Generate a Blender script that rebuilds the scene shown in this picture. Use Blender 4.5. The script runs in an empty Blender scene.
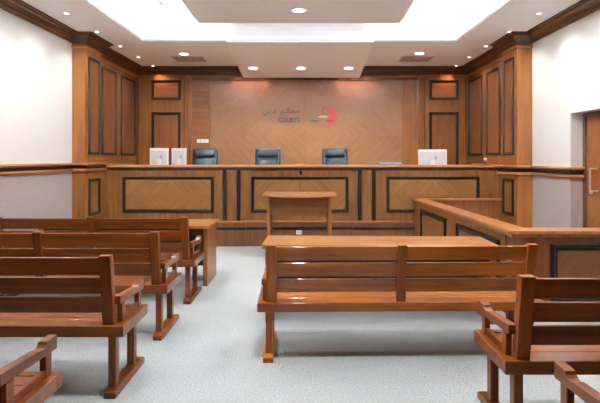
import bpy, bmesh, math, random
from mathutils import Vector, Matrix
random.seed(7)
SC = bpy.context.scene
COL = SC.collection
S = 1.07          # everything below is laid out for an eye height of 1.4 and enlarged at the end
PI = math.pi

# ------------------------------------------------------------------ camera
cd = bpy.data.cameras.new('camera')
cam = bpy.data.objects.new('camera', cd)
COL.objects.link(cam)
cd.sensor_width = 36.0
cd.lens = 500 / 600 * 36.0
cd.shift_x = -6 / 600
cd.shift_y = -43.5 / 600
cd.clip_start = 0.02
cam.location = (0, 0, 1.4)
cam.rotation_euler = (PI / 2, 0, 0)
SC.camera = cam

# ------------------------------------------------------------------ world, exposure
w = bpy.data.worlds.new('world')
SC.world = w
w.use_nodes = True
w.node_tree.nodes['Background'].inputs[0].default_value = (0.9, 0.93, 1.0, 1)
w.node_tree.nodes['Background'].inputs[1].default_value = 0.3
SC.view_settings.view_transform = 'Standard'
SC.view_settings.look = 'None'
SC.view_settings.gamma = 1
SC.view_settings.exposure = 0.52
SC.view_settings.use_curve_mapping = False


def lamp(name, kind, loc, rot=(0, 0, 0), power=10, color=(1, 1, 1), **kw):
    l = bpy.data.lights.new(name, kind)
    l.energy = power * S * S
    l.color = color
    for k, v in kw.items():
        if k in ('size', 'size_y', 'shadow_soft_size'):
            v *= S
        setattr(l, k, v)
    o = bpy.data.objects.new(name, l)
    COL.objects.link(o)
    o.location = loc
    o.rotation_euler = rot
    return o


CX = -0.09
ZC = 3.185
# cove strips lying on the raft, shining up and outwards to the raised ceiling
COVE = (0.93, 0.97, 1.0)
COVE_P = 620
for sx in (-1, 1):
    lamp('cove_light', 'AREA', (CX + sx * 1.18, 4.6, 3.24), (PI, sx * 0.5, 0), COVE_P * 1.6, COVE, shape='RECTANGLE', size=0.10, size_y=3.5)
lamp('cove_light', 'AREA', (CX, 6.42, 3.24), (PI + 0.5, 0, 0), COVE_P * 0.6, COVE, shape='RECTANGLE', size=2.3, size_y=0.10)
WARM = (1.0, 0.88, 0.76)
NEUT = (0.93, 0.97, 1.0)

# ------------------------------------------------------------------ materials


def nodes(m):
    m.use_nodes = True
    nt = m.node_tree
    return nt, nt.nodes, nt.links, nt.nodes['Principled BSDF']


def srgb(r, g, b):
    f = lambda c: (c / 255 / 12.92) if c / 255 <= 0.04045 else ((c / 255 + 0.055) / 1.055) ** 2.4
    return (f(r), f(g), f(b), 1)


def plain(name, col, rough=0.5, metal=0.0, spec=0.5, bump=0, bscale=200, vary=0.0):
    m = bpy.data.materials.new(name)
    nt, N, L, P = nodes(m)
    P.inputs['Roughness'].default_value = rough
    P.inputs['Metallic'].default_value = metal
    P.inputs['Specular IOR Level'].default_value = spec
    tc = N.new('ShaderNodeTexCoord')
    nz = N.new('ShaderNodeTexNoise')
    nz.inputs['Scale'].default_value = bscale
    nz.inputs['Detail'].default_value = 3
    L.new(tc.outputs['Object'], nz.inputs['Vector'])
    cr = N.new('ShaderNodeValToRGB')
    cr.color_ramp.elements[0].position = 0.3
    cr.color_ramp.elements[1].position = 0.7
    c = col
    cr.color_ramp.elements[0].color = (c[0] * (1 - vary), c[1] * (1 - vary), c[2] * (1 - vary), 1)
    cr.color_ramp.elements[1].color = (min(1, c[0] * (1 + vary)), min(1, c[1] * (1 + vary)), min(1, c[2] * (1 + vary)), 1)
    L.new(nz.outputs['Fac'], cr.inputs['Fac'])
    L.new(cr.outputs['Color'], P.inputs['Base Color'])
    if bump:
        b = N.new('ShaderNodeBump')
        b.inputs['Strength'].default_value = bump
        b.inputs['Distance'].default_value = 0.01
        L.new(nz.outputs['Fac'], b.inputs['Height'])
        L.new(b.outputs['Normal'], P.inputs['Normal'])
    return m


def wood(name, dark, light, grain='x', rough=0.32, coat=0.25, chevron=None, spec=0.5):
    """grain: axis the fibres run along; chevron: 'x' or 'y' = horizontal axis of a quarter matched diamond veneer"""
    m = bpy.data.materials.new(name)
    nt, N, L, P = nodes(m)
    P.inputs['Roughness'].default_value = rough
    P.inputs['Coat Weight'].default_value = coat
    P.inputs['Coat Roughness'].default_value = 0.08
    P.inputs['Specular IOR Level'].default_value = spec
    tc = N.new('ShaderNodeTexCoord')
    oi = N.new('ShaderNodeObjectInfo')
    vec = tc.outputs['Object']

    def math_(op, a, b=None):
        n = N.new('ShaderNodeMath')
        n.operation = op
        for i, v in enumerate((a, b)):
            if v is None:
                continue
            if isinstance(v, (int, float)):
                n.inputs[i].default_value = v
            else:
                L.new(v, n.inputs[i])
        return n.outputs[0]
    plank = None
    if chevron:
        sep = N.new('ShaderNodeSeparateXYZ')
        L.new(vec, sep.inputs[0])
        h = math_('ABSOLUTE', sep.outputs['X' if chevron == 'x' else 'Y'])
        v = math_('ABSOLUTE', sep.outputs['Z'])
        a = math_('ADD', h, v)
        d = math_('SUBTRACT', h, v)
        cmb = N.new('ShaderNodeCombineXYZ')
        L.new(a, cmb.inputs[0])
        L.new(d, cmb.inputs[1])
        sx = math_('SIGN', sep.outputs['X' if chevron == 'x' else 'Y'])
        sz = math_('SIGN', sep.outputs['Z'])
        L.new(math_('ADD', math_('MULTIPLY', sx, 3.0), math_('MULTIPLY', sz, 7.0)), cmb.inputs[2])
        vec = cmb.outputs[0]
        plank = math_('FLOOR', math_('MULTIPLY', a, 7.0))
        q = math_('ADD', math_('MULTIPLY', sx, 31.0), math_('MULTIPLY', sz, 17.0))
        grain = 'y'
    off = N.new('ShaderNodeVectorMath')
    off.operation = 'ADD'
    rv = N.new('ShaderNodeVectorMath')
    rv.operation = 'SCALE'
    rv.inputs[0].default_value = (13.1, 7.7, 5.3)
    L.new(oi.outputs['Random'], rv.inputs['Scale'])
    L.new(vec, off.inputs[0])
    L.new(rv.outputs[0], off.inputs[1])
    mp = N.new('ShaderNodeMapping')
    sc = {'x': (1.2, 16, 16), 'y': (16, 1.2, 16), 'z': (16, 16, 1.2)}[grain]
    mp.inputs['Scale'].default_value = sc
    L.new(off.outputs[0], mp.inputs['Vector'])
    n1 = N.new('ShaderNodeTexNoise')
    n1.inputs['Scale'].default_value = 1.0
    n1.inputs['Detail'].default_value = 6
    n1.inputs['Roughness'].default_value = 0.6
    n1.inputs['Distortion'].default_value = 0.6
    L.new(mp.outputs[0], n1.inputs['Vector'])
    n2 = N.new('ShaderNodeTexNoise')
    n2.inputs['Scale'].default_value = 1.1
    n2.inputs['Detail'].default_value = 2
    L.new(off.outputs[0], n2.inputs['Vector'])
    s = math_('ADD', math_('MULTIPLY', n1.outputs['Fac'], 0.75), math_('MULTIPLY', n2.outputs['Fac'], 0.35))
    if plank is not None:
        wn = N.new('ShaderNodeTexWhiteNoise')
        wn.noise_dimensions = '2D'
        cb = N.new('ShaderNodeCombineXYZ')
        L.new(plank, cb.inputs[0])
        L.new(q, cb.inputs[1])
        L.new(cb.outputs[0], wn.inputs['Vector'])
        wq = N.new('ShaderNodeTexWhiteNoise')
        wq.noise_dimensions = '1D'
        L.new(q, wq.inputs['W'])
        s = math_('ADD', s, math_('MULTIPLY', math_('SUBTRACT', wn.outputs['Value'], 0.5), 0.07))
        s = math_('ADD', s, math_('MULTIPLY', math_('SUBTRACT', wq.outputs['Value'], 0.5), 0.20))
    else:
        s = math_('ADD', s, math_('MULTIPLY', math_('SUBTRACT', oi.outputs['Random'], 0.5), 0.10))
    cr = N.new('ShaderNodeValToRGB')
    cr.color_ramp.elements[0].position = 0.27 if chevron else 0.33
    cr.color_ramp.elements[0].color = dark
    cr.color_ramp.elements[1].position = 0.82 if chevron else 0.75
    cr.color_ramp.elements[1].color = light
    L.new(s, cr.inputs['Fac'])
    L.new(cr.outputs['Color'], P.inputs['Base Color'])
    return m


RB_D, RB_L = srgb(60, 23, 4), srgb(138, 68, 16)       # bench red brown
bench_x = wood('bench wood along', RB_D, RB_L, 'x', 0.34, 0.4, spec=0.35)
bench_y = wood('bench wood across', RB_D, RB_L, 'y', 0.34, 0.12, spec=0.35)
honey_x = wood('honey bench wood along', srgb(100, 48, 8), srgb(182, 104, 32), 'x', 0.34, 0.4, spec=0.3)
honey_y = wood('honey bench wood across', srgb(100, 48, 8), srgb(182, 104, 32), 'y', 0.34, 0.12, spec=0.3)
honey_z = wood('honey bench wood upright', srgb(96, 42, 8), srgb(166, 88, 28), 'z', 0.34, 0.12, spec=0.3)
bench_z = wood('bench wood upright', RB_D, RB_L, 'z', 0.34, 0.12, spec=0.35)
PN_D, PN_L = srgb(96, 52, 18), srgb(156, 96, 40)
pan_x = wood('panelling along', PN_D, PN_L, 'x', 0.38, 0.15)
pan_y = wood('panelling across', PN_D, PN_L, 'y', 0.38, 0.15)
pan_z = wood('panelling upright', PN_D, PN_L, 'z', 0.38, 0.15)
red_z = wood('red panel veneer', srgb(92, 50, 20), srgb(144, 86, 42), 'z', 0.38, 0.2)
red_x = wood('red panel veneer along', srgb(92, 50, 20), srgb(144, 86, 42), 'x', 0.38, 0.2)
chev_x = wood('diamond veneer', srgb(100, 62, 26), srgb(144, 96, 48), 'x', 0.4, 0.15, chevron='x')
chev_y = wood('diamond veneer side', srgb(100, 62, 26), srgb(144, 96, 48), 'x', 0.4, 0.15, chevron='y')
dock_x = wood('dock veneer', srgb(84, 44, 16), srgb(124, 74, 32), 'x', 0.4, 0.15, chevron='x')
dock_y = wood('dock veneer side', srgb(100, 58, 26), srgb(142, 92, 48), 'x', 0.4, 0.15, chevron='y')
dock_z = wood('dock wood', srgb(84, 42, 16), srgb(132, 74, 34), 'z', 0.38, 0.15)
feat_x = wood('feature veneer', srgb(126, 84, 50), srgb(164, 114, 74), 'x', 0.4, 0.15, chevron='x')
crown_m = wood('crown wood', srgb(58, 30, 15), srgb(96, 54, 28), 'y', 0.35, 0.2)
crown_mx = wood('crown wood across', srgb(58, 30, 15), srgb(96, 54, 28), 'x', 0.35, 0.2)
cap_y = wood('rail cap wood', srgb(140, 82, 42), srgb(188, 124, 76), 'y', 0.3, 0.3)
cap_x = wood('rail cap wood along', srgb(140, 82, 42), srgb(188, 124, 76), 'x', 0.3, 0.3)
table_x = wood('table top wood', srgb(126, 76, 36), srgb(168, 112, 62), 'x', 0.35, 0.25)
black_m = plain('black lacquer', srgb(26, 17, 13), 0.5, spec=0.25, vary=0.2, bscale=30)
white_wall = plain('white wall paint', srgb(232, 232, 229), 0.8, bump=0.05, bscale=300, vary=0.01)
ceil_m = plain('ceiling paint', srgb(243, 247, 250), 0.9, vary=0.01, bscale=20)
fabric_m = plain('grey wall fabric', srgb(166, 152, 146), 0.95, bump=0.5, bscale=60, vary=0.07)
metal_m = plain('brushed metal', srgb(214, 210, 204), 0.35, 0.6, vary=0.03, bscale=50)
white_pl = plain('white plastic', srgb(248, 250, 250), 0.5, vary=0.02, bscale=10)
grey_pl = plain('grey plastic', srgb(222, 230, 234), 0.5, vary=0.05, bscale=14)
dgrey_pl = plain('dark grey plastic', srgb(100, 108, 120), 0.45, vary=0.1, bscale=14)
badge_m = plain('badge plastic', srgb(170, 174, 184), 0.45, vary=0.03, bscale=14)
vent_m = plain('grille paint', srgb(188, 180, 170), 0.6, vary=0.04, bscale=20)
slot_m = plain('grille slot', srgb(160, 154, 146), 0.8, vary=0.1, bscale=20)
leather = plain('black leather', srgb(18, 30, 40), 0.34, bump=0.15, bscale=90, vary=0.25, spec=0.4)
letter_m = plain('dark lettering', srgb(44, 30, 26), 0.4, vary=0.05, bscale=10)
pale_m = plain('faded lettering', srgb(138, 96, 68), 0.4, vary=0.05, bscale=10)
red_m = plain('emblem red', srgb(186, 66, 60), 0.4, vary=0.04, bscale=10)
green_m = plain('emblem green', srgb(124, 104, 70), 0.4, vary=0.04, bscale=10)
pol_m = plain('pale metal', srgb(226, 214, 200), 0.35, vary=0.03, bscale=10)
desk_z = wood('desk wood', srgb(86, 50, 20), srgb(140, 90, 42), 'z', 0.38, 0.15)
dark_z = wood('shaded plinth wood', srgb(74, 42, 20), srgb(118, 72, 38), 'z', 0.4, 0.15)  # wood darkened for the shade low on the bench front
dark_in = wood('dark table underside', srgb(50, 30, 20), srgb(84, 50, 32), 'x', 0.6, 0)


def carpet_mat():
    m = bpy.data.materials.new('grey loop carpet')
    nt, N, L, P = nodes(m)
    P.inputs['Roughness'].default_value = 0.95
    P.inputs['Specular IOR Level'].default_value = 0.15
    tc = N.new('ShaderNodeTexCoord')
    n1 = N.new('ShaderNodeTexNoise')
    n1.inputs['Scale'].default_value = 80
    n1.inputs['Detail'].default_value = 5
    n1.inputs['Roughness'].default_value = 0.75
    n2 = N.new('ShaderNodeTexNoise')
    n2.inputs['Scale'].default_value = 1.2
    n2.inputs['Detail'].default_value = 3
    v = N.new('ShaderNodeTexVoronoi')
    v.inputs['Scale'].default_value = 120
    for n in (n1, n2, v):
        L.new(tc.outputs['Object'], n.inputs['Vector'])
    cr = N.new('ShaderNodeValToRGB')
    cr.color_ramp.elements[0].position = 0.32
    cr.color_ramp.elements[1].position = 0.70
    cr.color_ramp.elements[0].color = srgb(152, 154, 154)
    cr.color_ramp.elements[1].color = srgb(204, 206, 204)
    L.new(n1.outputs['Fac'], cr.inputs['Fac'])
    mx = N.new('ShaderNodeMix')
    mx.data_type = 'RGBA'
    mx.blend_type = 'MULTIPLY'
    mx.inputs['Factor'].default_value = 0.25
    L.new(cr.outputs['Color'], mx.inputs['A'])
    L.new(n2.outputs['Fac'], mx.inputs['B'])
    L.new(mx.outputs['Result'], P.inputs['Base Color'])
    b = N.new('ShaderNodeBump')
    b.inputs['Strength'].default_value = 0.6
    b.inputs['Distance'].default_value = 0.008
    L.new(v.outputs['Distance'], b.inputs['Height'])
    L.new(b.outputs['Normal'], P.inputs['Normal'])
    return m


carpet_m = carpet_mat()


def emit(name, col, strength):
    m = bpy.data.materials.new(name)
    nt, N, L, P = nodes(m)
    P.inputs['Base Color'].default_value = (0.8, 0.8, 0.8, 1)
    P.inputs['Emission Color'].default_value = col
    P.inputs['Emission Strength'].default_value = strength
    return m


lamp_m = emit('lit diffuser', (1, 0.96, 0.90, 1), 8)
spot_m = emit('lit spotlight', (1, 0.88, 0.74, 1), 6)
led_m = emit('led strip', (1, 0.96, 0.9, 1), 3)

# ------------------------------------------------------------------ mesh helpers


def B():
    return bmesh.new()


def box(bm, x0, x1, y0, y1, z0, z1, bev=0.0, M=None):
    r = bmesh.ops.create_cube(bm, size=1)
    vs = r['verts']
    for v in vs:
        v.co = Vector(((x0 + x1) / 2 + v.co.x * (x1 - x0), (y0 + y1) / 2 + v.co.y * (y1 - y0), (z0 + z1) / 2 + v.co.z * (z1 - z0)))
    if M is not None:
        for v in vs:
            v.co = M @ v.co
    if bev > 0:
        es = list({e for v in vs for e in v.link_edges})
        bmesh.ops.bevel(bm, geom=es, offset=bev, segments=2, profile=0.6, affect='EDGES')
    return bm


def prism(bm, pts, axis, a, b, M=None):
    """pts: 2D outline; axis 'x': pts=(y,z), 'y': pts=(x,z), 'z': pts=(x,y)"""
    def P3(p, t):
        return {'x': (t, p[0], p[1]), 'y': (p[0], t, p[1]), 'z': (p[0], p[1], t)}[axis]
    A = [bm.verts.new(P3(p, a)) for p in pts]
    C = [bm.verts.new(P3(p, b)) for p in pts]
    fs = [bm.faces.new(A), bm.faces.new(C)]
    n = len(pts)
    for i in range(n):
        fs.append(bm.faces.new((A[i], A[(i + 1) % n], C[(i + 1) % n], C[i])))
    if M is not None:
        for v in A + C:
            v.co = M @ v.co
    bmesh.ops.recalc_face_normals(bm, faces=fs)
    return bm


def disc(bm, c, r, h, seg=24, axis='z', r2=None):
    r2 = r if r2 is None else r2
    M = Matrix.Translation(c)
    if axis == 'x':
        M = M @ Matrix.Rotation(PI / 2, 4, 'Y')
    if axis == 'y':
        M = M @ Matrix.Rotation(-PI / 2, 4, 'X')
    bmesh.ops.create_cone(bm, cap_ends=True, segments=seg, radius1=r, radius2=r2, depth=h, matrix=M)
    return bm


def ring(bm, c, r0, r1, z0, z1, seg=28):
    prof = [(r0, z0), (r1, z0), (r1, z1), (r0, z1)]
    rows = []
    for i in range(seg):
        a = 2 * PI * i / seg
        rows.append([bm.verts.new((c[0] + r * math.cos(a), c[1] + r * math.sin(a), z)) for r, z in prof])
    fs = []
    for i in range(seg):
        for k in range(4):
            fs.append(bm.faces.new((rows[i][k], rows[i][(k + 1) % 4], rows[(i + 1) % seg][(k + 1) % 4], rows[(i + 1) % seg][k])))
    bmesh.ops.recalc_face_normals(bm, faces=fs)
    return bm


def frame2(bm, axis, u0, u1, z0, z1, w, a, b):
    """rectangular moulding ring with a stepped (raised outer, sloping inner) section.
    axis 'y': u = x, plane faces -y, from a (back) to b (front). axis 'x': u = y."""
    prof = [(0, 0), (0, 0.75), (0.12, 1.0), (0.45, 1.0), (0.6, 0.6), (1.0, 0.45), (1.0, 0)]
    rows = []
    for (cu, cz, su, sz) in ((u0, z0, 1, 1), (u1, z0, -1, 1), (u1, z1, -1, -1), (u0, z1, 1, -1)):
        row = []
        for p, t in prof:
            u = cu + su * p * w
            z = cz + sz * p * w
            d = a + (b - a) * t
            row.append(bm.verts.new((u, d, z) if axis == 'y' else (d, u, z)))
        rows.append(row)
    fs = []
    n = len(prof)
    for i in range(4):
        for k in range(n):
            fs.append(bm.faces.new((rows[i][k], rows[i][(k + 1) % n], rows[(i + 1) % 4][(k + 1) % n], rows[(i + 1) % 4][k])))
    bmesh.ops.recalc_face_normals(bm, faces=fs)
    return bm


def sweep(bm, path, prof, side=1):
    """prof: (out, z); swept along a plan polyline with mitred corners; out goes to the right hand of travel * side"""
    n = len(path)
    dirs = []
    for i in range(n - 1):
        d = Vector(path[i + 1]) - Vector(path[i])
        dirs.append(d.normalized())
    rows = []
    for i in range(n):
        if i == 0:
            nrm = Vector((dirs[0].y, -dirs[0].x)); k = 1
        elif i == n - 1:
            nrm = Vector((dirs[-1].y, -dirs[-1].x)); k = 1
        else:
            n1 = Vector((dirs[i - 1].y, -dirs[i - 1].x)); n2 = Vector((dirs[i].y, -dirs[i].x))
            nrm = (n1 + n2).normalized()
            k = 1 / max(0.2, nrm.dot(n1))
        rows.append([bm.verts.new((path[i][0] + nrm.x * o * k * side, path[i][1] + nrm.y * o * k * side, z)) for o, z in prof])
    fs = []
    m = len(prof)
    for i in range(n - 1):
        for k in range(m):
            fs.append(bm.faces.new((rows[i][k], rows[i][(k + 1) % m], rows[i + 1][(k + 1) % m], rows[i + 1][k])))
    fs.append(bm.faces.new(rows[0]))
    fs.append(bm.faces.new(rows[-1]))
    bmesh.ops.recalc_face_normals(bm, faces=fs)
    return bm


def world_loc(o):
    v = Vector((0, 0, 0))
    while o is not None:
        v += Vector(o.location)
        o = o.parent
    return v


def obj(name, bm, mat, parent=None, centre=False, base=False, smooth=False):
    """bm in room coordinates; parents are unrotated while building"""
    me = bpy.data.meshes.new(name)
    o = bpy.data.objects.new(name, me)
    COL.objects.link(o)
    vs = [v.co for v in bm.verts]
    lo = Vector((min(v.x for v in vs), min(v.y for v in vs), min(v.z for v in vs)))
    hi = Vector((max(v.x for v in vs), max(v.y for v in vs), max(v.z for v in vs)))
    if centre:
        org = (lo + hi) / 2
    elif base:
        org = Vector(((lo.x + hi.x) / 2, (lo.y + hi.y) / 2, lo.z))
    else:
        org = world_loc(parent) if parent else Vector((0, 0, 0))
    for v in bm.verts:
        v.co -= org
    bm.to_mesh(me)
    bm.free()
    for m in (mat if isinstance(mat, (list, tuple)) else [mat]):
        me.materials.append(m)
    if smooth:
        for p in me.polygons:
            p.use_smooth = True
    o.location = org - (world_loc(parent) if parent else Vector((0, 0, 0)))
    o.parent = parent
    return o


def tag(o, label=None, cat=None, group=None, kind=None):
    if label: o['label'] = label
    if cat: o['category'] = cat
    if group: o['group'] = group
    if kind: o['kind'] = kind
    return o


def thing(name, label, cat, loc=(0, 0, 0), group=None):
    o = bpy.data.objects.new(name, None)
    COL.objects.link(o)
    o.empty_display_size = 0.1
    o.location = loc
    return tag(o, label, cat, group)


def copy_tree(o, parent=None):
    c = o.copy()
    COL.objects.link(c)
    if parent:
        c.parent = parent
    for ch in [x for x in list(COL.objects) if x.parent == o]:
        copy_tree(ch, c)
    return c


def struct(name, bm, mat, parent=None, **kw):
    o = obj(name, bm, mat, parent, **kw)
    if parent is None:
        o['kind'] = 'structure'
    return o


# ------------------------------------------------------------------ room shell
XL, XR = -3.37, 3.26        # white walls
PL, PR = -3.18, 3.04        # pilaster faces
QL, QR = -3.33, 3.17        # recessed panelling
DP, DQ, DL, DW = 7.20, 7.72, 7.95, 9.85
YB = -2.5
RT = 1.33                   # rail top

struct('floor', box(B(), XL - 0.1, 4.0, YB - 0.1, DW + 0.1, -0.1, 0), carpet_m)


def two_mat(bm, zsplit):
    for f in bm.faces:
        f.material_index = 1 if f.calc_center_median().z < zsplit else 0
    return bm


b = B()
box(b, XL - 0.12, XL, YB, DW, 1.26, 3.6)
box(b, XL - 0.12, XL, YB, DW, 0, 1.26)
struct('wall_left', two_mat(b, 1.25), [white_wall, fabric_m])
DR0, DR1, DX, DZ = 5.05, 6.16, 3.42, 1.95     # door recess
b = B()
for z0, z1 in ((0, 1.26), (1.26, 3.6)):
    box(b, XR, XR + 0.3, DR1, DW, z0, z1)
    box(b, XR, XR + 0.3, YB, DR0, z0, z1)
box(b, XR, XR + 0.3, DR0, DR1, DZ, 3.6)
struct('wall_right', two_mat(b, 1.25), [white_wall, fabric_m])
struct('wall_back', box(B(), XL - 0.1, XR + 0.3, DW, DW + 0.12, 0, 3.6), pan_x)
struct('wall_front', box(B(), XL - 0.1, XR + 0.3, YB - 0.12, YB, 0, 3.6), pan_z)

# ceiling: perimeter ring with an opening, raised ceiling above
OX0, OX1, OY0, OY1 = -2.50, 2.31, 2.2, 7.63
b = B()
box(b, XL - 0.1, OX0, YB, DW, ZC, ZC + 0.06)
box(b, OX1, XR + 0.3, YB, DW, ZC, ZC + 0.06)
box(b, OX0, OX1, OY1, DW, ZC, ZC + 0.06)
box(b, OX0, OX1, YB, OY0, ZC, ZC + 0.06)
# curved cove between the opening's edge and the raised ceiling
cv = [(0.0, ZC + 0.06), (0.0, ZC)]
for i in range(7):
    t = i / 6 * PI / 2
    cv.append((0.02 + 0.30 * (1 - math.cos(t)), ZC + 0.02 + 0.24 * math.sin(t)))
cv += [(0.32, ZC + 0.30), (-0.04, ZC + 0.30)]
sweep(b, [(OX0, OY0), (OX0, OY1), (OX1, OY1), (OX1, OY0)], cv, 1)
box(b, OX0 - 0.1, OX1 + 0.1, OY0 - 0.1, OY1 + 0.1, ZC + 0.26, ZC + 0.32)
struct('ceiling', b, ceil_m)
# the flat raft hanging inside the opening
raft = B()
box(raft, CX - 1.33, CX + 1.33, 2.6, 6.62, ZC - 0.0, ZC + 0.04)
for sx in (-1, 1):
    box(raft, CX + sx * 1.30 - 0.02, CX + sx * 1.30 + 0.02, 2.6, 6.62, ZC + 0.04, ZC + 0.07)
box(raft, CX - 1.33, CX + 1.33, 6.58, 6.62, ZC + 0.04, ZC + 0.07)
rf = struct('trim_1', raft, ceil_m)
tag(rf, 'flat cream ceiling raft hanging inside the glowing cove')
led = B()
for sx in (-1, 1):
    box(led, CX + sx * 1.25 - 0.01, CX + sx * 1.25 + 0.01, 2.7, 6.5, ZC + 0.041, ZC + 0.05)
obj('light_strip', led, led_m, rf)
# sloping canopy over the judges' bench
b = B()
prism(b, [(7.63, 3.168), (7.63, 3.22), (9.68, 3.22), (9.68, 2.953)], 'x', CX - 1.125, CX + 1.125)
tag(struct('trim_2', b, ceil_m), 'cream sloping ceiling canopy above the judges bench')

# crown moulding
path = [(XL, YB), (XL, DP), (PL, DP), (PL, DQ), (QL, DQ), (QL, DW), (QR, DW), (QR, DQ), (PR, DQ), (PR, DP), (XR, DP), (XR, YB)]
crown = [(0, 3.05), (0.018, 3.05), (0.03, 3.062), (0.03, 3.075), (0.05, 3.078), (0.062, 3.10), (0.09, 3.13), (0.12, 3.145), (0.125, 3.16), (0.15, 3.163), (0.155, ZC - 0.001), (0, ZC - 0.001)]
tag(struct('trim_3', sweep(B(), path, crown), crown_m), 'dark wooden crown moulding running round the ceiling')
neck = [(0, 2.985), (0.012, 2.985), (0.022, 2.995), (0.022, 3.008), (0.008, 3.02), (0, 3.02)]
ipath = path[1:-1]
tag(struct('trim_4', sweep(B(), ipath, neck), cap_x), 'thin wooden neck moulding under the crown')

# dado rail: cap, black hollow, lower bead. Left part and right part, wrapping the pilasters
cap_p = [(0, 1.292), (0.035, 1.292), (0.05, 1.300), (0.055, 1.312), (0.05, 1.326), (0, RT)]
hol_p = [(0, 1.245), (0.014, 1.245), (0.02, 1.27), (0.034, 1.293), (0, 1.293)]
low_p = [(0, 1.205), (0.012, 1.205), (0.034, 1.215), (0.036, 1.235), (0.02, 1.246), (0, 1.246)]
lp = [(XL, YB), (XL, DP), (PL, DP), (PL, DL - 0.05)]
rp = [(PR, DL - 0.05), (PR, DP), (XR, DP), (XR, DR1), (DX, DR1)]
rp2 = [(DX, DR0), (XR, DR0), (XR, YB)]
for k, (paths, txt) in enumerate((([lp], 'dado rail on the left wall'), ([rp, rp2], 'dado rail on the right wall'))):
    b = B()
    for p in paths: sweep(b, p, [(o_, z_ - 0.04 * k) for o_, z_ in cap_p])
    t = struct('trim_%d' % (5 + k), b, cap_y)
    b = B()
    for p in paths: sweep(b, p, [(o_, z_ - 0.045 * k) for o_, z_ in hol_p])
    obj('black_hollow', b, black_m, t)
    b = B()
    for p in paths: sweep(b, p, [(o_, z_ - 0.055 * k) for o_, z_ in low_p])
    obj('lower_bead', b, cap_y, t)
bb = [(0, 0), (0.014, 0), (0.014, 0.085), (0.006, 0.10), (0, 0.10)]
struct('baseboard_left', sweep(B(), [(XL, YB), (XL, DP)], bb), crown_m)
b = B()
sweep(b, [(XR, DP), (XR, DR1), (DX, DR1)], bb)
sweep(b, rp2, bb)
struct('baseboard_right', b, crown_m)

# door in the right wall recess
d = struct('door_1', box(B(), DX, DX + 0.05, DR0 + 0.06, DR1 - 0.06, 0.01, DZ - 0.04), dock_z)
b = B()
box(b, DX - 0.012, DX + 0.06, DR1 - 0.06, DR1, 0, DZ)
box(b, DX - 0.012, DX + 0.06, DR0, DR0 + 0.06, 0, DZ)
box(b, DX - 0.012, DX + 0.06, DR0 + 0.06, DR1 - 0.06, DZ - 0.04, DZ)
obj('door_frame', b, crown_m, d)
obj('door_panel', box(B(), DX - 0.006, DX + 0.002, DR0 + 0.12, DR1 - 0.10, 0.08, 0.94), chev_y, d, centre=True)
obj('door_panel', box(B(), DX - 0.006, DX + 0.002, DR0 + 0.12, DR1 - 0.10, 1.02, DZ - 0.1), dock_z, d, centre=True)
b = B()
hy = 5.86
box(b, DX - 0.10, DX - 0.082, hy - 0.009, hy + 0.009, 1.005, 1.285, 0.004)
for z in (1.005, 1.267):
    box(b, DX - 0.09, DX, hy - 0.009, hy + 0.009, z, z + 0.018, 0.003)
obj('door_handle', b, metal_m, d)
b = B()
disc(b, (DX - 0.008, 5.98, 0.985), 0.024, 0.014, axis='x')
disc(b, (DX - 0.02, 5.98, 0.985), 0.012, 0.02, axis='x')
obj('door_lock', b, metal_m, d)
struct('trim_8', box(B(), DX + 0.05, DX + 0.15, DR0, DR1, 0, DZ), white_wall)

# ------------------------------------------------------------------ pilasters and panelling


def framed(parent, axis, u0, u1, z0, z1, a, out, w, mat, lab=None):
    f = obj('panel_frame', frame2(B(), axis, u0, u1, z0, z1, w, a, a + out * 0.028), black_m, parent)
    if axis == 'y':
        p = box(B(), u0 + w * 0.7, u1 - w * 0.7, min(a, a + out * 0.008), max(a, a + out * 0.008), z0 + w * 0.7, z1 - w * 0.7)
    else:
        p = box(B(), min(a, a + out * 0.008), max(a, a + out * 0.008), u0 + w * 0.7, u1 - w * 0.7, z0 + w * 0.7, z1 - w * 0.7)
    obj('inset_panel', p, mat, parent, centre=True)
    return f


for side, (x0, x1, face, out, word) in enumerate(((XL, PL, PL, 1, 'left'), (PR, XR, PR, -1, 'right'))):
    t = thing('pilaster', 'tall wooden pilaster on the %s side with one tall and one small framed panel' % word, 'pilaster', ((x0 + x1) / 2, (DP + DQ) / 2, 0))
    obj('shaft', box(B(), x0 + 0.002, x1 - 0.002, DP, DQ - 0.001, 1.30, ZC - 0.002), pan_z, t)
    obj('pedestal', box(B(), x0 + 0.002, x1 - 0.002, DP, DL - 0.001, 0.001, 1.2995), pan_z, t)
    framed(t, 'x', 7.30, 7.67, 1.45, 2.88, face, out, 0.036, red_z)
    framed(t, 'x', 7.31, 7.68, 0.55, 1.09, face, out, 0.045, chev_y)
for (x0, x1, face, out, word) in ((XL, QL, QL, 1, 'left'), (QR, XR, QR, -1, 'right')):
    t = thing('wall_panelling', 'wooden side panelling between the %s pilaster and the back corner' % word, 'wall panelling', ((x0 + x1) / 2, 8.9, 0))
    obj('backing', box(B(), x0 + 0.002, x1 - 0.002, DQ + 0.001, DW - 0.002, 1.30, ZC - 0.002), pan_z, t)
    framed(t, 'x', 8.14, 8.74, 1.45, 2.89, face, out, 0.038, red_z)
    framed(t, 'x', 8.98, 9.70, 1.45, 2.89, face, out, 0.038, red_z)
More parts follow.
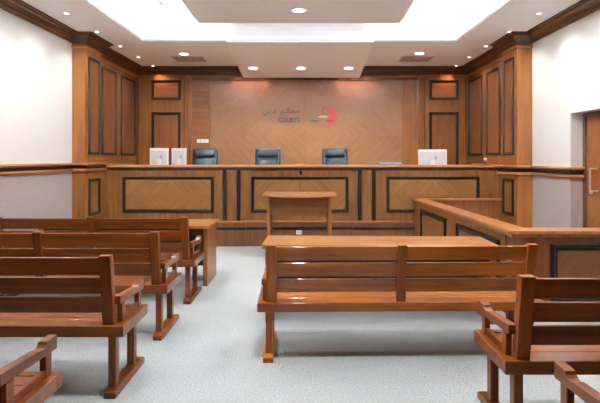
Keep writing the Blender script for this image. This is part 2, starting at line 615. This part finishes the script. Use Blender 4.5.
for (u0, u1, w0, w1, word) in ((-3.03, -2.46, QL, -2.36, 'left'), (2.42, 2.99, 2.30, QR, 'right')):
    t = thing('wall_panelling', 'back wall panelling at the far %s with a small frame above a tall frame' % word, 'wall panelling', ((w0 + w1) / 2, DW - 0.02, 0.4))
    obj('backing', box(B(), w0 + 0.002, w1 - 0.002, DW - 0.03, DW - 0.001, 0.40, 3.04), pan_z, t)
    framed(t, 'y', u0, u1, 2.54, 2.93, DW - 0.03, -1, 0.052, red_x)
    framed(t, 'y', u0, u1, 0.75, 2.30, DW - 0.03, -1, 0.052, red_z)
    b = B()
    box(b, w0 + 0.02, w0 + 0.04, DW - 0.038, DW - 0.03, 0.4, 2.98)
    box(b, w1 - 0.04, w1 - 0.02, DW - 0.038, DW - 0.03, 0.4, 2.98)
    obj('trim_strip', b, crown_mx, t)
t = thing('feature_panel', 'wide veneered back wall panel with mirrored diagonal grain behind the judges', 'wall panel', (CX, DW - 0.02, 0.4))
obj('veneer', box(B(), -1.88, 1.90, DW - 0.014, DW - 0.001, 0.75, 2.93), feat_x, t, centre=True)
obj('margin_strip', box(B(), -2.24, -1.885, DW - 0.014, DW - 0.001, 0.40, 2.93), pan_x, t)
obj('margin_strip', box(B(), 1.905, 2.18, DW - 0.014, DW - 0.001, 0.40, 2.93), pan_z, t)
b = B()
for (x0, x1) in ((-2.36, -2.24), (2.18, 2.30)):
    b = B()
    prism(b, [(x0, DW - 0.001), (x0, DW - 0.05), (x0 + 0.03, DW - 0.055), (x0 + 0.045, DW - 0.04), (x0 + 0.075, DW - 0.04), (x0 + 0.09, DW - 0.055), (x1, DW - 0.05), (x1, DW - 0.001)], 'z', 0.4, 2.98)
    obj('jamb_moulding', b, pan_z, t)
b = B()
box(b, -2.24, 2.18, DW - 0.05, DW - 0.001, 2.93, 2.984)
obj('head_moulding', b, crown_mx, t)

# ------------------------------------------------------------------ judges' bench and platform
FD = 7.97
t = thing('platform', 'raised floor platform behind the judges bench', 'platform', (CX, 9.0, 0))
obj('deck', box(B(), QL + 0.005, QR - 0.005, FD + 0.081, DW - 0.06, 0.001, 0.40), carpet_m, t)

jb = thing('judge_bench', 'long wooden judges bench with three black framed panels across the room', 'bench desk', (CX, FD + 0.1, 0))
x0, x1 = PL + 0.002, PR - 0.002
obj('front_panel', box(B(), x0, x1, FD, FD + 0.08, 0.001, 1.249), desk_z, jb)
b = B()
prism(b, [(FD - 0.055, 1.250), (FD - 0.065, 1.260), (FD - 0.06, 1.286), (FD + 0.32, 1.288), (FD + 0.32, 1.250)], 'x', x0, x1)
obj('counter_top', b, cap_x, jb)
b = B()
prism(b, [(FD - 0.001, 1.205), (FD - 0.012, 1.215), (FD - 0.03, 1.235), (FD - 0.04, 1.25), (FD - 0.001, 1.25)], 'x', x0, x1)
obj('counter_shade_moulding', b, crown_mx, jb)  # dark wood stands in for the shadow under the counter
obj('worktop', box(B(), x0, x1, FD + 0.08, FD + 0.80, 1.10, 1.13, 0.004), cap_x, jb)
obj('counter_riser', box(B(), x0, x1, FD + 0.28, FD + 0.31, 1.13, 1.25), pan_x, jb)
for xs in (-2.9, -1.24, CX, 1.05, 2.8):
    obj('support_panel', box(B(), xs - 0.015, xs + 0.015, FD + 0.081, FD + 0.75, 0.402, 1.10), pan_z, jb)
# plinth, with proud blocks below the strips
b = B()
box(b, x0, x1, FD - 0.05, FD, 0.001, 0.385)
for (u0, u1) in ((-1.42, -0.95), (0.75, 1.22)):
    box(b, u0, u1, FD - 0.07, FD - 0.05, 0.001, 0.385, 0.003)
obj('plinth', b, dark_z, jb)
b = B()
lp_ = [(0, 0.372), (0.012, 0.376), (0.02, 0.386), (0.018, 0.398), (0, 0.402)]
yy = FD - 0.05
pth = [(x0, yy), (-1.42, yy), (-1.42, yy - 0.02), (-0.95, yy - 0.02), (-0.95, yy), (0.75, yy), (0.75, yy - 0.02), (1.22, yy - 0.02), (1.22, yy), (x1, yy)]
sweep(b, pth, [(-0.05, 0.385)] + [(o, z) for o, z in lp_[1:4]] + [(-0.05, 0.402)])
obj('ledge', b, cap_x, jb)
b = B()
sweep(b, pth, [(-0.005, 0.262), (0.008, 0.265), (0.012, 0.285), (0.008, 0.308), (-0.005, 0.31)])
obj('black_band', b, black_m, jb)
for (u0, u1) in ((-2.92, -1.467), (-0.87, 0.676), (1.282, 2.76)):
    framed(jb, 'y', u0, u1, 0.535, 1.105, FD, -1, 0.048, chev_x)
for u in (-1.29, -1.065, 0.862, 1.088):
    b = B()
    for k in (-0.022, 0.006):
        box(b, u + k - 0.016, u + k + 0.0155, FD - 0.02, FD, 0.402, 1.215, 0.005)
    obj('black_strip', b, black_m, jb)
for (u0, u1) in ((-1.245, -1.11), (0.907, 1.043)):
    obj('pier_panel', box(B(), u0, u1, FD - 0.012, FD, 0.41, 1.21, 0.003), desk_z, jb)

obj('cable_slot', box(B(), -0.105, -0.065, FD - 0.006, FD, 1.13, 1.20), black_m, jb)
obj('panel_joint', box(B(), -0.100, -0.094, FD - 0.0095, FD - 0.0075, 0.58, 1.06), black_m, jb)
# sockets and switches
t = thing('power_socket', 'small white power socket low on the judges bench front behind the clerk desk', 'socket', ((299 - 306) / 63.3, FD - 0.06, 0.205))
sx_ = (299 - 306) / 63.3
obj('socket_plate', box(B(), sx_ - 0.045, sx_ + 0.045, FD - 0.06, FD - 0.0505, 0.19, 0.255, 0.002), white_pl, t)
b = B()
for k in (-0.018, 0.018):
    obj('socket_slot', box(B(), sx_ + k - 0.006, sx_ + k + 0.006, FD - 0.0612, FD - 0.0598, 0.212, 0.232), slot_m, t)
for i, px in enumerate((198.9, 202.9, 206.9)):
    X = (px - 306) / 50.8
    z = 1.735
    t = thing('light_switch', '%s white square switch in the row of three on the back wall' % ('left', 'middle', 'right')[i], 'switch', (X, DW - 0.015, z - 0.036), 'switches on the back wall')
    obj('switch_plate', box(B(), X - 0.036, X + 0.036, DW - 0.022, DW - 0.0145, z - 0.036, z + 0.036, 0.003), white_pl, t)
    obj('rocker', box(B(), X - 0.017, X + 0.017, DW - 0.026, DW - 0.0219, z - 0.02, z + 0.02, 0.002), white_pl, t)

# ------------------------------------------------------------------ wall lettering and emblem


def text_mesh(body, size, loc, width=None, kz=1.0):
    c = bpy.data.curves.new('text', 'FONT')
    c.body = body
    c.size = size
    c.extrude = 0.004
    c.offset = 0.004
    c.align_x = 'LEFT'
    o = bpy.data.objects.new('text', c)
    COL.objects.link(o)
    bpy.context.view_layer.update()
    dg = bpy.context.evaluated_depsgraph_get()
    me = bpy.data.meshes.new_from_object(o.evaluated_get(dg))
    bpy.data.objects.remove(o)
    bm = B()
    bm.from_mesh(me)
    if not bm.verts:
        box(bm, 0, 1, 0, 0.1, -0.004, 0.004)
    xa = min(v.co.x for v in bm.verts); xb = max(v.co.x for v in bm.verts)
    k = width / (xb - xa) if width else 1
    for v in bm.verts:
        x, y, z = v.co
        v.co = Vector((loc[0] + (x - xa) * k, loc[1] - z, loc[2] + y * kz))
    bmesh.ops.recalc_face_normals(bm, faces=bm.faces)
    return bm


sl = DW - 0.019
k50 = 50.8
X0, X1 = (261.5 - 306) / k50, (299.5 - 306) / k50
t = thing('wall_lettering', 'two lines of small dark raised lettering on the back wall left of the emblem', 'lettering', ((X0 + X1) / 2, sl, 2.1))
# Arabic in presentation forms, laid out right to left
for word, pa, pb in (('ﺩﺑﻲ', 261.5, 276.5), ('ﻣﺤﺎﻛﻢ', 280.5, 299.5)):
    obj('arabic_text', text_mesh(word[::-1], 0.20, ((pa - 306) / k50, sl, 2.285), (pb - pa) / k50, 0.72), letter_m, t)
xs = (261.5 - 306) / k50
xe = (277.0 - 306) / k50
obj('latin_text', text_mesh('DUBAI', 0.11, (xs, sl, 2.105), 0.33), pale_m, t)
obj('latin_text', text_mesh('COURTS', 0.125, ((278.5 - 306) / k50, sl, 2.105), X1 - (278.5 - 306) / k50), letter_m, t)
ex, ez = (323 - 306) / k50, 1.4 + (158 - 116) / k50
t = thing('court_emblem', 'round emblem with red and green halves and a pair of scales', 'emblem', (ex, sl, ez - 0.2))


def crescent(bm, cx, cz, r, a0, a1, bulge, y0, y1):
    outer = []
    n = 16
    for i in range(n + 1):
        a = a0 + (a1 - a0) * i / n
        outer.append((cx + r * math.cos(a), cz + r * math.sin(a)))
    p0, p1 = outer[0], outer[-1]
    inner = []
    for i in range(1, n):
        s_ = i / n
        x = p1[0] + (p0[0] - p1[0]) * s_
        z = p1[1] + (p0[1] - p1[1]) * s_
        inner.append((x + bulge * math.sin(PI * s_), z))
    prism(bm, outer + inner, 'y', y0, y1)
    return bm


obj('red_crescent', crescent(B(), ex + 0.07, ez, 0.205, -1.75, 1.75, 0.05, sl - 0.004, sl + 0.004), red_m, t)
obj('green_crescent', crescent(B(), ex - 0.10, ez, 0.19, PI - 1.2, PI + 1.2, 0.02, sl - 0.003, sl + 0.004), green_m, t)
b = B()
prism(b, [(ex - 0.12, ez - 0.03), (ex - 0.07, ez + 0.0), (ex + 0.01, ez + 0.01), (ex + 0.08, ez - 0.0), (ex + 0.11, ez - 0.03)], 'y', sl - 0.009, sl)
obj('scale_beam', b, pol_m, t)
b = B()
for cx_ in (ex - 0.16, ex + 0.12):
    pts = [(cx_ - 0.085, ez - 0.085)] + [(cx_ + 0.085 * math.cos(PI + PI * i / 8), ez - 0.085 + 0.04 * math.sin(PI + PI * i / 8)) for i in range(9)]
    obj('scale_pan', prism(B(), pts[1:], 'y', sl - 0.009, sl), letter_m, t)
obj('emblem_knob', disc(B(), (ex + 0.02, sl - 0.004, ez + 0.15), 0.026, 0.01, axis='y'), letter_m, t)
obj('scale_post', box(B(), ex - 0.004, ex + 0.014, sl - 0.008, sl, ez + 0.01, ez + 0.13), letter_m, t)

# ------------------------------------------------------------------ benches


def tiltM(z0, k):
    """lean back: y shifts by -k*(z - z0)"""
    M = Matrix.Identity(4)
    M[1][2] = -k
    M[1][3] = k * z0
    return M


def make_bench(label, group):
    t = thing('bench', label, 'bench', (0, 0, 0), group)
    for sx in (-1, 1):
        # foot: long runner with chamfered ends
        x = sx * 0.915
        b = prism(B(), [(0, 0.0), (0, 0.035), (0.03, 0.05), (0.09, 0.055), (0.44, 0.055), (0.50, 0.05), (0.53, 0.035), (0.53, 0.0)], 'x', x - 0.035, x + 0.035)
        bmesh.ops.bevel(b, geom=list(b.edges), offset=0.004, segments=1, affect='EDGES')
        obj('foot', b, bench_y, t)
        x = sx * 0.91
        for (ya, yb) in ((0.05, 0.105), (0.36, 0.415)):
            obj('leg', box(B(), x - 0.023, x + 0.023, ya, yb, 0.052, 0.358, 0.004), bench_z, t)
        # arm frame outside the post
        xa, xb = (0.920, 0.962) if sx > 0 else (-0.962, -0.920)
        pr = [(0.045, 0.540), (0.045, 0.585), (0.33, 0.566), (0.350, 0.560), (0.368, 0.562), (0.380, 0.571), (0.388, 0.583), (0.470, 0.586), (0.470, 0.528), (0.465, 0.523)]
        b = prism(B(), pr, 'x', xa, xb)
        obj('armrest', b, bench_y, t)
        xa2, xb2 = xa + 0.006, xb - 0.006
        for (ya, yb) in ((0.09, 0.145), (0.385, 0.435)):
            obj('arm_post', box(B(), xa2, xb2, ya, yb, 0.418, 0.530, 0.003), bench_z, t)
        obj('arm_rail', box(B(), xa2 + 0.004, xb2 - 0.004, 0.144, 0.386, 0.418, 0.455, 0.003), bench_y, t)
    # seat
    b = B()
    box(b, -0.99, 0.99, 0.012, 0.06, 0.355, 0.42, 0.004)
    box(b, -0.99, 0.99, 0.42, 0.465, 0.355, 0.42, 0.004)
    box(b, -0.99, -0.94, 0.0605, 0.4195, 0.355, 0.42, 0.004)
    box(b, 0.94, 0.99, 0.0605, 0.4195, 0.355, 0.42, 0.004)
    obj('seat_frame', b, bench_x, t)
    for i in range(4):
        y0 = 0.062 + i * 0.0895
        obj('seat_plank', box(B(), -0.939, 0.939, y0, y0 + 0.0865, 0.388, 0.416, 0.004), bench_x, t)
    # back
    M = tiltM(0.42, 0.15)
    for x in (-0.893, 0.0, 0.893):
        w_ = 0.034 if x else 0.032
        obj('back_post', box(B(), x - w_, x + w_, 0.036, 0.09, 0.375, 0.836, 0.005, M), bench_z, t)
    for (za, zb) in ((0.722, 0.822), (0.604, 0.703), (0.488, 0.585)):
        obj('back_slat', box(B(), -0.895, 0.895, 0.054, 0.080, za, zb, 0.004, M), bench_x, t)
    return t


bench0 = make_bench('front left wooden bench, the one farthest back towards the bench desk', 'wooden public benches')
spots = [
    (-2.055, 4.775, 0, 'wooden slatted bench in the left column, nearest the side table'),
    (-2.055, 3.83, 0, 'wooden slatted bench in the left column, second from the side table'),
    (-2.055, 2.90, 0, 'wooden slatted bench in the left column, third from the side table'),
    (-2.11, 1.835, 0, 'wooden bench at the lower left corner, only its armrest end in view'),
    (0.660, 3.43, 1.2, 'wooden slatted bench alone in the middle, in front of the long pale table'),
    (1.95, 2.395, 0, 'wooden slatted bench on the right, cut by the right edge of the picture'),
    (1.955, 1.53, 0, 'wooden bench at the lower right corner, only its armrest tip in view'),
]
for i, (x, y, a, lab) in enumerate(spots):
    o = bench0 if i == 0 else copy_tree(bench0)
    o.location = (x, y, 0)
    o.rotation_euler = (0, 0, math.radians(a))
    o['label'] = lab
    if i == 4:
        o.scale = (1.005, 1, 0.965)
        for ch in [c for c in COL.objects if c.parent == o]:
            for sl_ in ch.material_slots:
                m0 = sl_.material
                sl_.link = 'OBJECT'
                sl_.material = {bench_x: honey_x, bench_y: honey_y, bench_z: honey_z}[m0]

# ------------------------------------------------------------------ tables


def make_table(name, label, x0, x1, y0, y1, z, rot=0, over=0.03, cat='table'):
    cx, cy = (x0 + x1) / 2, (y0 + y1) / 2
    t = thing(name, label, cat, (cx, cy, 0))
    b = B()
    box(b, x0, x1, y0, y1, z - 0.035, z, 0.006)
    obj('table_top', b, table_x, t)
    for (a, c) in ((x0 + over, x0 + over + 0.05), (x1 - over - 0.05, x1 - over)):
        obj('end_panel', box(B(), a, c, y0 + over, y1 - over, 0.0, z - 0.035, 0.004), pan_z, t)
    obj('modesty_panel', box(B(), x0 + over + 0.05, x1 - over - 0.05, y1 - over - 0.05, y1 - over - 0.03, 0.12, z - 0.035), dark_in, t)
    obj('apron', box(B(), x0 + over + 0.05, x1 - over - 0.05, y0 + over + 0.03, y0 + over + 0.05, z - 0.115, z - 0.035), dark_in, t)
    t.rotation_euler = (0, 0, math.radians(rot))
    return t


make_table('side_table', 'long wooden table with panel ends in front of the left benches', -2.95, -1.045, 5.42, 6.03, 0.665)
make_table('long_table', 'long pale topped wooden table just in front of the middle bench', -0.37, 1.63, 4.20, 4.72, 0.665, rot=-1.8)

# clerk's stand
ty0, ty1, tz = 6.62, 7.35, 0.905
t = thing('clerk_desk', 'small standing desk with a bowed front edge before the judges bench', 'desk', (-0.09, 7.0, 0))
pts = [(-0.60, ty1), (-0.60, 6.86), (-0.57, 6.83)]
for i in range(9):
    s_ = i / 8
    pts.append((-0.46 + 0.72 * s_, 6.78 - 0.10 * math.sin(PI * s_)))
pts += [(0.39, 6.83), (0.42, 6.86), (0.42, ty1)]
b = prism(B(), pts, 'z', tz - 0.035, tz)
bmesh.ops.bevel(b, geom=list(b.edges), offset=0.004, segments=1, affect='EDGES')
obj('desk_top', b, cap_x, t)
for x in (-0.53, 0.31):
    obj('end_panel', box(B(), x - 0.004, x + 0.041, 6.86, ty1 - 0.05, 0, tz - 0.035, 0.003), pan_z, t)
obj('front_panel', box(B(), -0.489, 0.306, 6.93, 6.95, 0.60, tz - 0.035), red_x, t)
obj('shelf', box(B(), -0.489, 0.306, 6.95, ty1 - 0.06, 0.60, 0.62), pan_x, t)

# ------------------------------------------------------------------ dock on the right
t = thing('dock_enclosure', 'low panelled wooden enclosure with a flat rail at the right', 'enclosure', (2.4, 6.0, 0))
zt = 0.768
A0, A1 = Vector((1.66, 7.84)), Vector((1.76, 4.32))     # outer cap line of the left side
BX = XR - 0.01


def wallseg(bm, p, q, th, z0, z1, side, bev=0):
    dv = (q - p).normalized()
    n = Vector((dv.y, -dv.x)) * side
    pts = [p, q, q + n * th, p + n * th]
    prism(bm, [(v.x, v.y) for v in pts], 'z', z0, z1)
    return bm


obj('side_wall', wallseg(B(), A0 + Vector((0.04, -0.01)), A1 + Vector((0.04, 0.20)), 0.10, 0.0, zt - 0.027, -1), pan_z, t)
obj('front_wall', box(B(), A1.x + 0.04, BX, A1.y + 0.04, A1.y + 0.14, 0.0, zt - 0.027), dock_z, t)
obj('back_wall', box(B(), A0.x + 0.15, PR - 0.005, 7.78, 7.875, 0.0, zt - 0.027), red_z, t)
# flat rail cap
cpts = [(A0.x, 7.885), (A1.x, A1.y + 0.03), (A1.x + 0.03, A1.y), (BX, A1.y), (BX, A1.y + 0.22), (A1.x + 0.22, A1.y + 0.22), (A0.x + 0.20, 7.74), (PR - 0.003, 7.74), (PR - 0.003, 7.885)]
b = prism(B(), cpts, 'z', zt - 0.026, zt)
bmesh.ops.bevel(b, geom=[e for e in b.edges if abs(e.verts[0].co.z - e.verts[1].co.z) < 1e-4], offset=0.006, segments=2, affect='EDGES')
obj('rail_cap', b, cap_y, t)
# bed moulding under the cap
b = B()
dv = (A1 - A0)
mm = [(-0.0, zt - 0.06), (0.010, zt - 0.058), (0.026, zt - 0.027), (-0.0, zt - 0.027)]
sweep(b, [(A0.x + 0.04, 7.84), (A1.x + 0.04, A1.y + 0.04), (BX, A1.y + 0.04)], mm, -1 if False else 1)
obj('bed_moulding', b, pan_y, t)
# framed panels on the slanted side (built straight, then turned onto the face)
ang = math.atan2(A1.x - A0.x, A0.y - A1.y)


def side_frame(y_far, y_near, z0, z1):
    L_ = y_far - y_near
    def face_x(y): return A0.x + 0.04 + (A0.y - y) * math.tan(ang)
    R = Matrix.Translation((face_x(y_far), y_far, 0)) @ Matrix.Rotation(ang, 4, 'Z')
    bm = frame2(B(), 'x', -L_, 0, z0, z1, 0.06, 0.0, -0.028)
    for v in bm.verts: v.co = R @ v.co
    obj('panel_frame', bm, black_m, t)
    bm = box(B(), -0.008, 0.002, -L_ + 0.045, -0.045, z0 + 0.045, z1 - 0.045)
    for v in bm.verts: v.co = R @ v.co
    obj('inset_panel', bm, dock_y, t, centre=True)


side_frame(7.40, 6.22, 0.18, 0.645)
side_frame(5.80, 4.62, 0.18, 0.645)
framed(t, 'y', 2.13, 2.92, 0.15, 0.655, A1.y + 0.04, -1, 0.06, dock_x)
obj('corner_post', box(B(), A1.x + 0.038, A1.x + 0.17, A1.y + 0.028, A1.y + 0.17, 0, zt - 0.06, 0.003), dock_z, t)

# ------------------------------------------------------------------ chairs behind the bench


def make_chair(label):
    t = thing('office_chair', label, 'chair', (0, 0, 0), 'judges chairs')
    # faces -y (towards the camera)
    b = B()
    # backrest: padded slab, curved outline, leaning back
    M = Matrix.Translation((0, 0.19, 0.50)) @ Matrix.Rotation(math.radians(-9), 4, 'X')
    box(b, -0.235, 0.235, -0.035, 0.045, 0.0, 0.685, 0.032, M)
    obj('backrest', b, leather, t, smooth=True)
    b = B()
    box(b, -0.19, 0.19, -0.085, -0.02, 0.51, 0.66, 0.03, M)
    obj('headrest', b, leather, t, smooth=True)
    b = B()
    box(b, -0.165, 0.165, -0.06, -0.02, 0.08, 0.475, 0.018, M)
    obj('back_cushion', b, leather, t, smooth=True)
    b = B()
    box(b, -0.24, 0.24, -0.29, 0.20, 0.40, 0.50, 0.035)
    obj('seat', b, leather, t, smooth=True)
    for sx in (-1, 1):
        b = B()
        box(b, sx * 0.265 - 0.025, sx * 0.265 + 0.025, -0.20, 0.12, 0.63, 0.665, 0.012)
        a = obj('armrest', b, leather, t, smooth=True)
        b = B()
        box(b, sx * 0.262 - 0.012, sx * 0.262 + 0.012, -0.06, -0.02, 0.43, 0.635, 0.004)
        box(b, min(sx * 0.2, sx * 0.27), max(sx * 0.2, sx * 0.27), -0.06, -0.02, 0.415, 0.44, 0.004)
        obj('arm_support', b, metal_m, a)
    b = B()
    disc(b, (0, 0, 0.24), 0.028, 0.33, 16)
    obj('gas_column', b, metal_m, t, smooth=False)
    b = B()
    for k in range(5):
        R = Matrix.Rotation(2 * PI * k / 5, 4, 'Z')
        prism(b, [(0.0, 0.055), (0.0, 0.10), (0.28, 0.075), (0.28, 0.05)], 'y', -0.018, 0.018, R)
    bs = obj('base', b, metal_m, t)
    for k in range(5):
        a = 2 * PI * k / 5
        b = B()
        disc(b, (0.27 * math.cos(a), 0.27 * math.sin(a), 0.026), 0.026, 0.04, 14, 'x')
        obj('caster', b, black_m, bs)
    return t


ch0 = make_chair('')
for i, (x, lab) in enumerate(((-1.85, 'black leather office chair behind the judges bench, below the wall switches'),
                              (-0.705, 'black leather office chair behind the judges bench, below the wall lettering'),
                              (0.525, 'black leather office chair behind the judges bench, below the red emblem'))):
    o = ch0 if i == 0 else copy_tree(ch0)
    o.location = (x, 8.98, 0.401)
    o.rotation_euler = (0, 0, math.radians((3, 0, -2)[i]))
    o['label'] = lab

# ------------------------------------------------------------------ things on the bench


def make_monitor(label, x, y, wd, ht, rot, ztop):
    zb = 1.131
    t = thing('monitor', label, 'monitor', (x, y, zb), 'white monitors on the judges bench')
    z1 = ztop; z0 = ztop - ht
    obj('casing', box(B(), x - wd / 2, x + wd / 2, y, y + 0.03, z0, z1, 0.006), white_pl, t)
    obj('back_cover', box(B(), x - wd / 2 + 0.025, x + wd / 2 - 0.025, y - 0.012, y, z0 + 0.03, z1 - 0.035, 0.005), grey_pl, t)
    obj('screen', box(B(), x - wd / 2 + 0.015, x + wd / 2 - 0.015, y + 0.03, y + 0.032, z0 + 0.02, z1 - 0.02), black_m, t)
    obj('badge', box(B(), x + wd * 0.08, x + wd * 0.08 + 0.03, y - 0.016, y - 0.0119, z0 + ht * 0.45, z0 + ht * 0.62, 0.004), badge_m, t)
    b = B()
    box(b, x - 0.03, x + 0.03, y - 0.035, y - 0.012, zb + 0.012, z0 + ht * 0.4, 0.004)
    obj('stand', b, white_pl, t)
    obj('stand_foot', box(B(), x - 0.10, x + 0.10, y - 0.07, y + 0.10, zb, zb + 0.012, 0.004), white_pl, t)
    t.rotation_euler = (0, 0, math.radians(rot))
    return t


make_monitor('white monitor at the left end of the judges bench, nearest the pilaster', -2.50, 8.50, 0.315, 0.31, 0, 1.568)
make_monitor('white monitor left on the judges bench, beside the leftmost black chair', -2.175, 8.56, 0.255, 0.31, 0, 1.568)
make_monitor('wide white monitor at the right end of the judges bench', 2.15, 8.50, 0.48, 0.31, -6, 1.545)

t = thing('keyboard', 'low grey keyboard lying on the counter left of the wide monitor', 'keyboard', (1.375, FD + 0.2, 1.289))
obj('keyboard_body', prism(B(), [(FD + 0.12, 1.289), (FD + 0.12, 1.300), (FD + 0.27, 1.325), (FD + 0.27, 1.289)], 'x', 1.19, 1.56), dgrey_pl, t)
b = B()
for r in range(4):
    for c in range(14):
        xx = 1.20 + c * 0.0255
        y_ = FD + 0.13 + r * 0.034
        z_ = 1.3035 + (y_ - FD - 0.12) / 0.15 * 0.025
        box(b, xx, xx + 0.019, y_, y_ + 0.026, z_ - 0.004, z_ + 0.008)
obj('keys', b, badge_m, t)
t = thing('microphone', 'small silver ball microphone on a short stem at the right of the counter', 'microphone', (2.90, FD + 0.12, 1.289))
b = B()
disc(b, (2.90, FD + 0.12, 1.294), 0.028, 0.010, 20)
obj('microphone_base', b, black_m, t)
b = B()
disc(b, (2.90, FD + 0.12, 1.325), 0.006, 0.06, 10)
obj('stem', b, black_m, t)
b = B()
bmesh.ops.create_uvsphere(b, u_segments=16, v_segments=10, radius=0.03, matrix=Matrix.Translation((2.90, FD + 0.12, 1.375)))
obj('microphone_head', b, badge_m, t, smooth=True)

# ------------------------------------------------------------------ ceiling lights


def downlight(x, y, z, r, label, group, power, mat, tilt=0.0, col=NEUT, cone=110, soft=None, blend=0.6, aim=None):
    t = thing('downlight', label, 'ceiling light', (x, y, z), group)
    M = Matrix.Translation((x, y, z)) @ Matrix.Rotation(tilt, 4, 'X') @ Matrix.Translation((-x, -y, -z))
    b = ring(B(), (x, y), r, r * 1.28, z - 0.008, z + 0.006)
    for v in b.verts: v.co = M @ v.co
    obj('trim_ring', b, white_pl, t)
    b = disc(B(), (x, y, z - 0.001), r * 0.99, 0.006, 24)
    for v in b.verts: v.co = M @ v.co
    obj('diffuser', b, mat, t)
    l = lamp('light_source', 'SPOT', (x, y, z - 0.02), (0, 0, 0), power, col, spot_size=math.radians(cone), spot_blend=blend, shadow_soft_size=soft or r)
    if aim is not None:
        l.rotation_euler = Vector((aim[0] - x, aim[1] - y, aim[2] - z)).to_track_quat('-Z', 'Y').to_euler()
    l.location = Vector((0, 0, -0.02))
    l.parent = t
    return t


gs, gb = 'small spotlights along the ceiling edge', 'round downlights'
names = ('nearest the viewer', 'second from the viewer', 'third from the viewer', 'second from the back wall', 'nearest the back wall')
P_SPOT = 27
for i, (y, xl, xr) in enumerate(((6.16, -2.95, 2.87), (7.05, -2.95, 2.87), (7.97, -2.96, 2.87), (8.83, -2.96, 2.88), (9.66, -2.96, 2.90))):
    for (x, word) in ((xl, 'left'), (xr, 'right')):
        ww = (XL if x < 0 else XR)
        aim = (x, y, 0) if i < 4 else (x + (0.45 if x < 0 else -0.45), DW, 2.2)
        downlight(x, y, ZC, 0.026, 'tiny spotlight in the %s ceiling margin, %s' % (word, names[i]), gs, P_SPOT * (0.9 if i < 4 else 1.0), spot_m, col=WARM if i < 4 else (1.0, 0.66, 0.42), cone=130 if i < 4 else 84, blend=1.0, aim=aim, soft=0.03)
# out of the picture towards the room's rear the same rows go on
for y in (5.27, 4.38, 3.49, 2.60):
    for x in (-2.95, 2.87):
        l = lamp('rear_spot', 'SPOT', (x, y, ZC - 0.02), (0, 0, 0), P_SPOT, WARM, spot_size=math.radians(130), spot_blend=1.0, shadow_soft_size=0.03)
P_DOWN = 140
downlight(-0.085, 6.03, ZC, 0.075, 'round downlight in the flat raft at the top of the picture', gb, P_DOWN, lamp_m)
downlight(-2.09, 8.56, ZC, 0.075, 'round downlight beside the left ceiling diffuser', gb, P_DOWN * 0.6, lamp_m)
downlight(1.93, 8.50, ZC, 0.075, 'round downlight beside the right ceiling diffuser', gb, P_DOWN * 0.6, lamp_m)
th = math.atan2(3.168 - 2.953, 9.68 - 7.63)
zz = 3.168 - (9.0 - 7.63) * math.tan(th)
for x, word in ((-0.95, 'left'), (-0.09, 'middle'), (0.77, 'right')):
    downlight(x, 9.0, zz - 0.003, 0.075, 'round downlight in the sloping canopy, %s of the three' % word, gb, P_DOWN * 0.6, lamp_m, tilt=-th)
for y in (2.7,):  # unseen lamp added to brighten the back of the middle bench
    l = lamp('bench_fill_light', 'SPOT', (-0.085, y, ZC - 0.02), (0, 0, 0), P_DOWN * 1.5, NEUT, spot_size=math.radians(110), spot_blend=0.6, shadow_soft_size=0.08)
# warm washes over the feature wall, from fittings behind the canopy edge
for x in (-1.35, -1.1, -0.85, 0.70, 0.95, 1.20):
    lamp('wall_washer', 'SPOT', (x, 9.70, 2.955), (math.radians(20), 0, 0), 2.6, (1.0, 0.48, 0.28), spot_size=math.radians(160), spot_blend=1.0, shadow_soft_size=0.08)

# diffusers
for (x, word) in ((-2.10, 'left'), (1.98, 'right')):
    t = thing('ceiling_diffuser', 'square grey air diffuser in the ceiling at the far %s' % word, 'air vent', (x, 9.0, ZC), 'square air diffusers')
    y = 9.0
    b = B()
    for k, (h0, h1) in enumerate(((0.27, 0.235), (0.20, 0.165), (0.13, 0.095))):
        z0 = ZC - 0.012 + 0.0 * k
        for (xa, xb, ya, yb) in ((-h0, h0, -h0, -h1), (-h0, h0, h1, h0), (-h0, -h1, -h1, h1), (h1, h0, -h1, h1)):
            box(b, x + xa, x + xb, y + ya * 0.8, y + yb * 0.8, z0, ZC - 0.001)
    box(b, x - 0.05, x + 0.05, y - 0.04, y + 0.04, ZC - 0.012, ZC - 0.001)
    obj('grille', b, vent_m, t)
    obj('backing', box(B(), x - 0.25, x + 0.25, y - 0.2, y + 0.2, ZC - 0.003, ZC - 0.0005), slot_m, t)
for (x, y, word) in ((-1.80, 6.35, 'left'), (1.66, 6.30, 'right')):
    z = ZC + 0.26
    t = thing('linear_vent', 'narrow slotted air vent in the glowing cove, %s of the raft' % word, 'air vent', (x, y, z), 'slotted cove vents')
    b = B()
    for k in range(4):
        box(b, x - 0.09 + k * 0.055, x - 0.09 + k * 0.055 + 0.018, y - 0.42, y + 0.32, z - 0.014, z - 0.001)
    for yy_ in (y - 0.43, y + 0.31):
        box(b, x - 0.09, x + 0.093, yy_, yy_ + 0.012, z - 0.014, z - 0.001)
    obj('grille', b, vent_m, t)
    obj('backing', box(B(), x - 0.085, x + 0.088, y - 0.41, y + 0.31, z - 0.004, z - 0.0005), slot_m, t)

# ------------------------------------------------------------------ enlarge everything to true size
done = set()
for o in COL.objects:
    o.location = Vector(o.location) * S
    if o.type == 'MESH' and o.data.name not in done:
        done.add(o.data.name)
        o.data.transform(Matrix.Scale(S, 4))
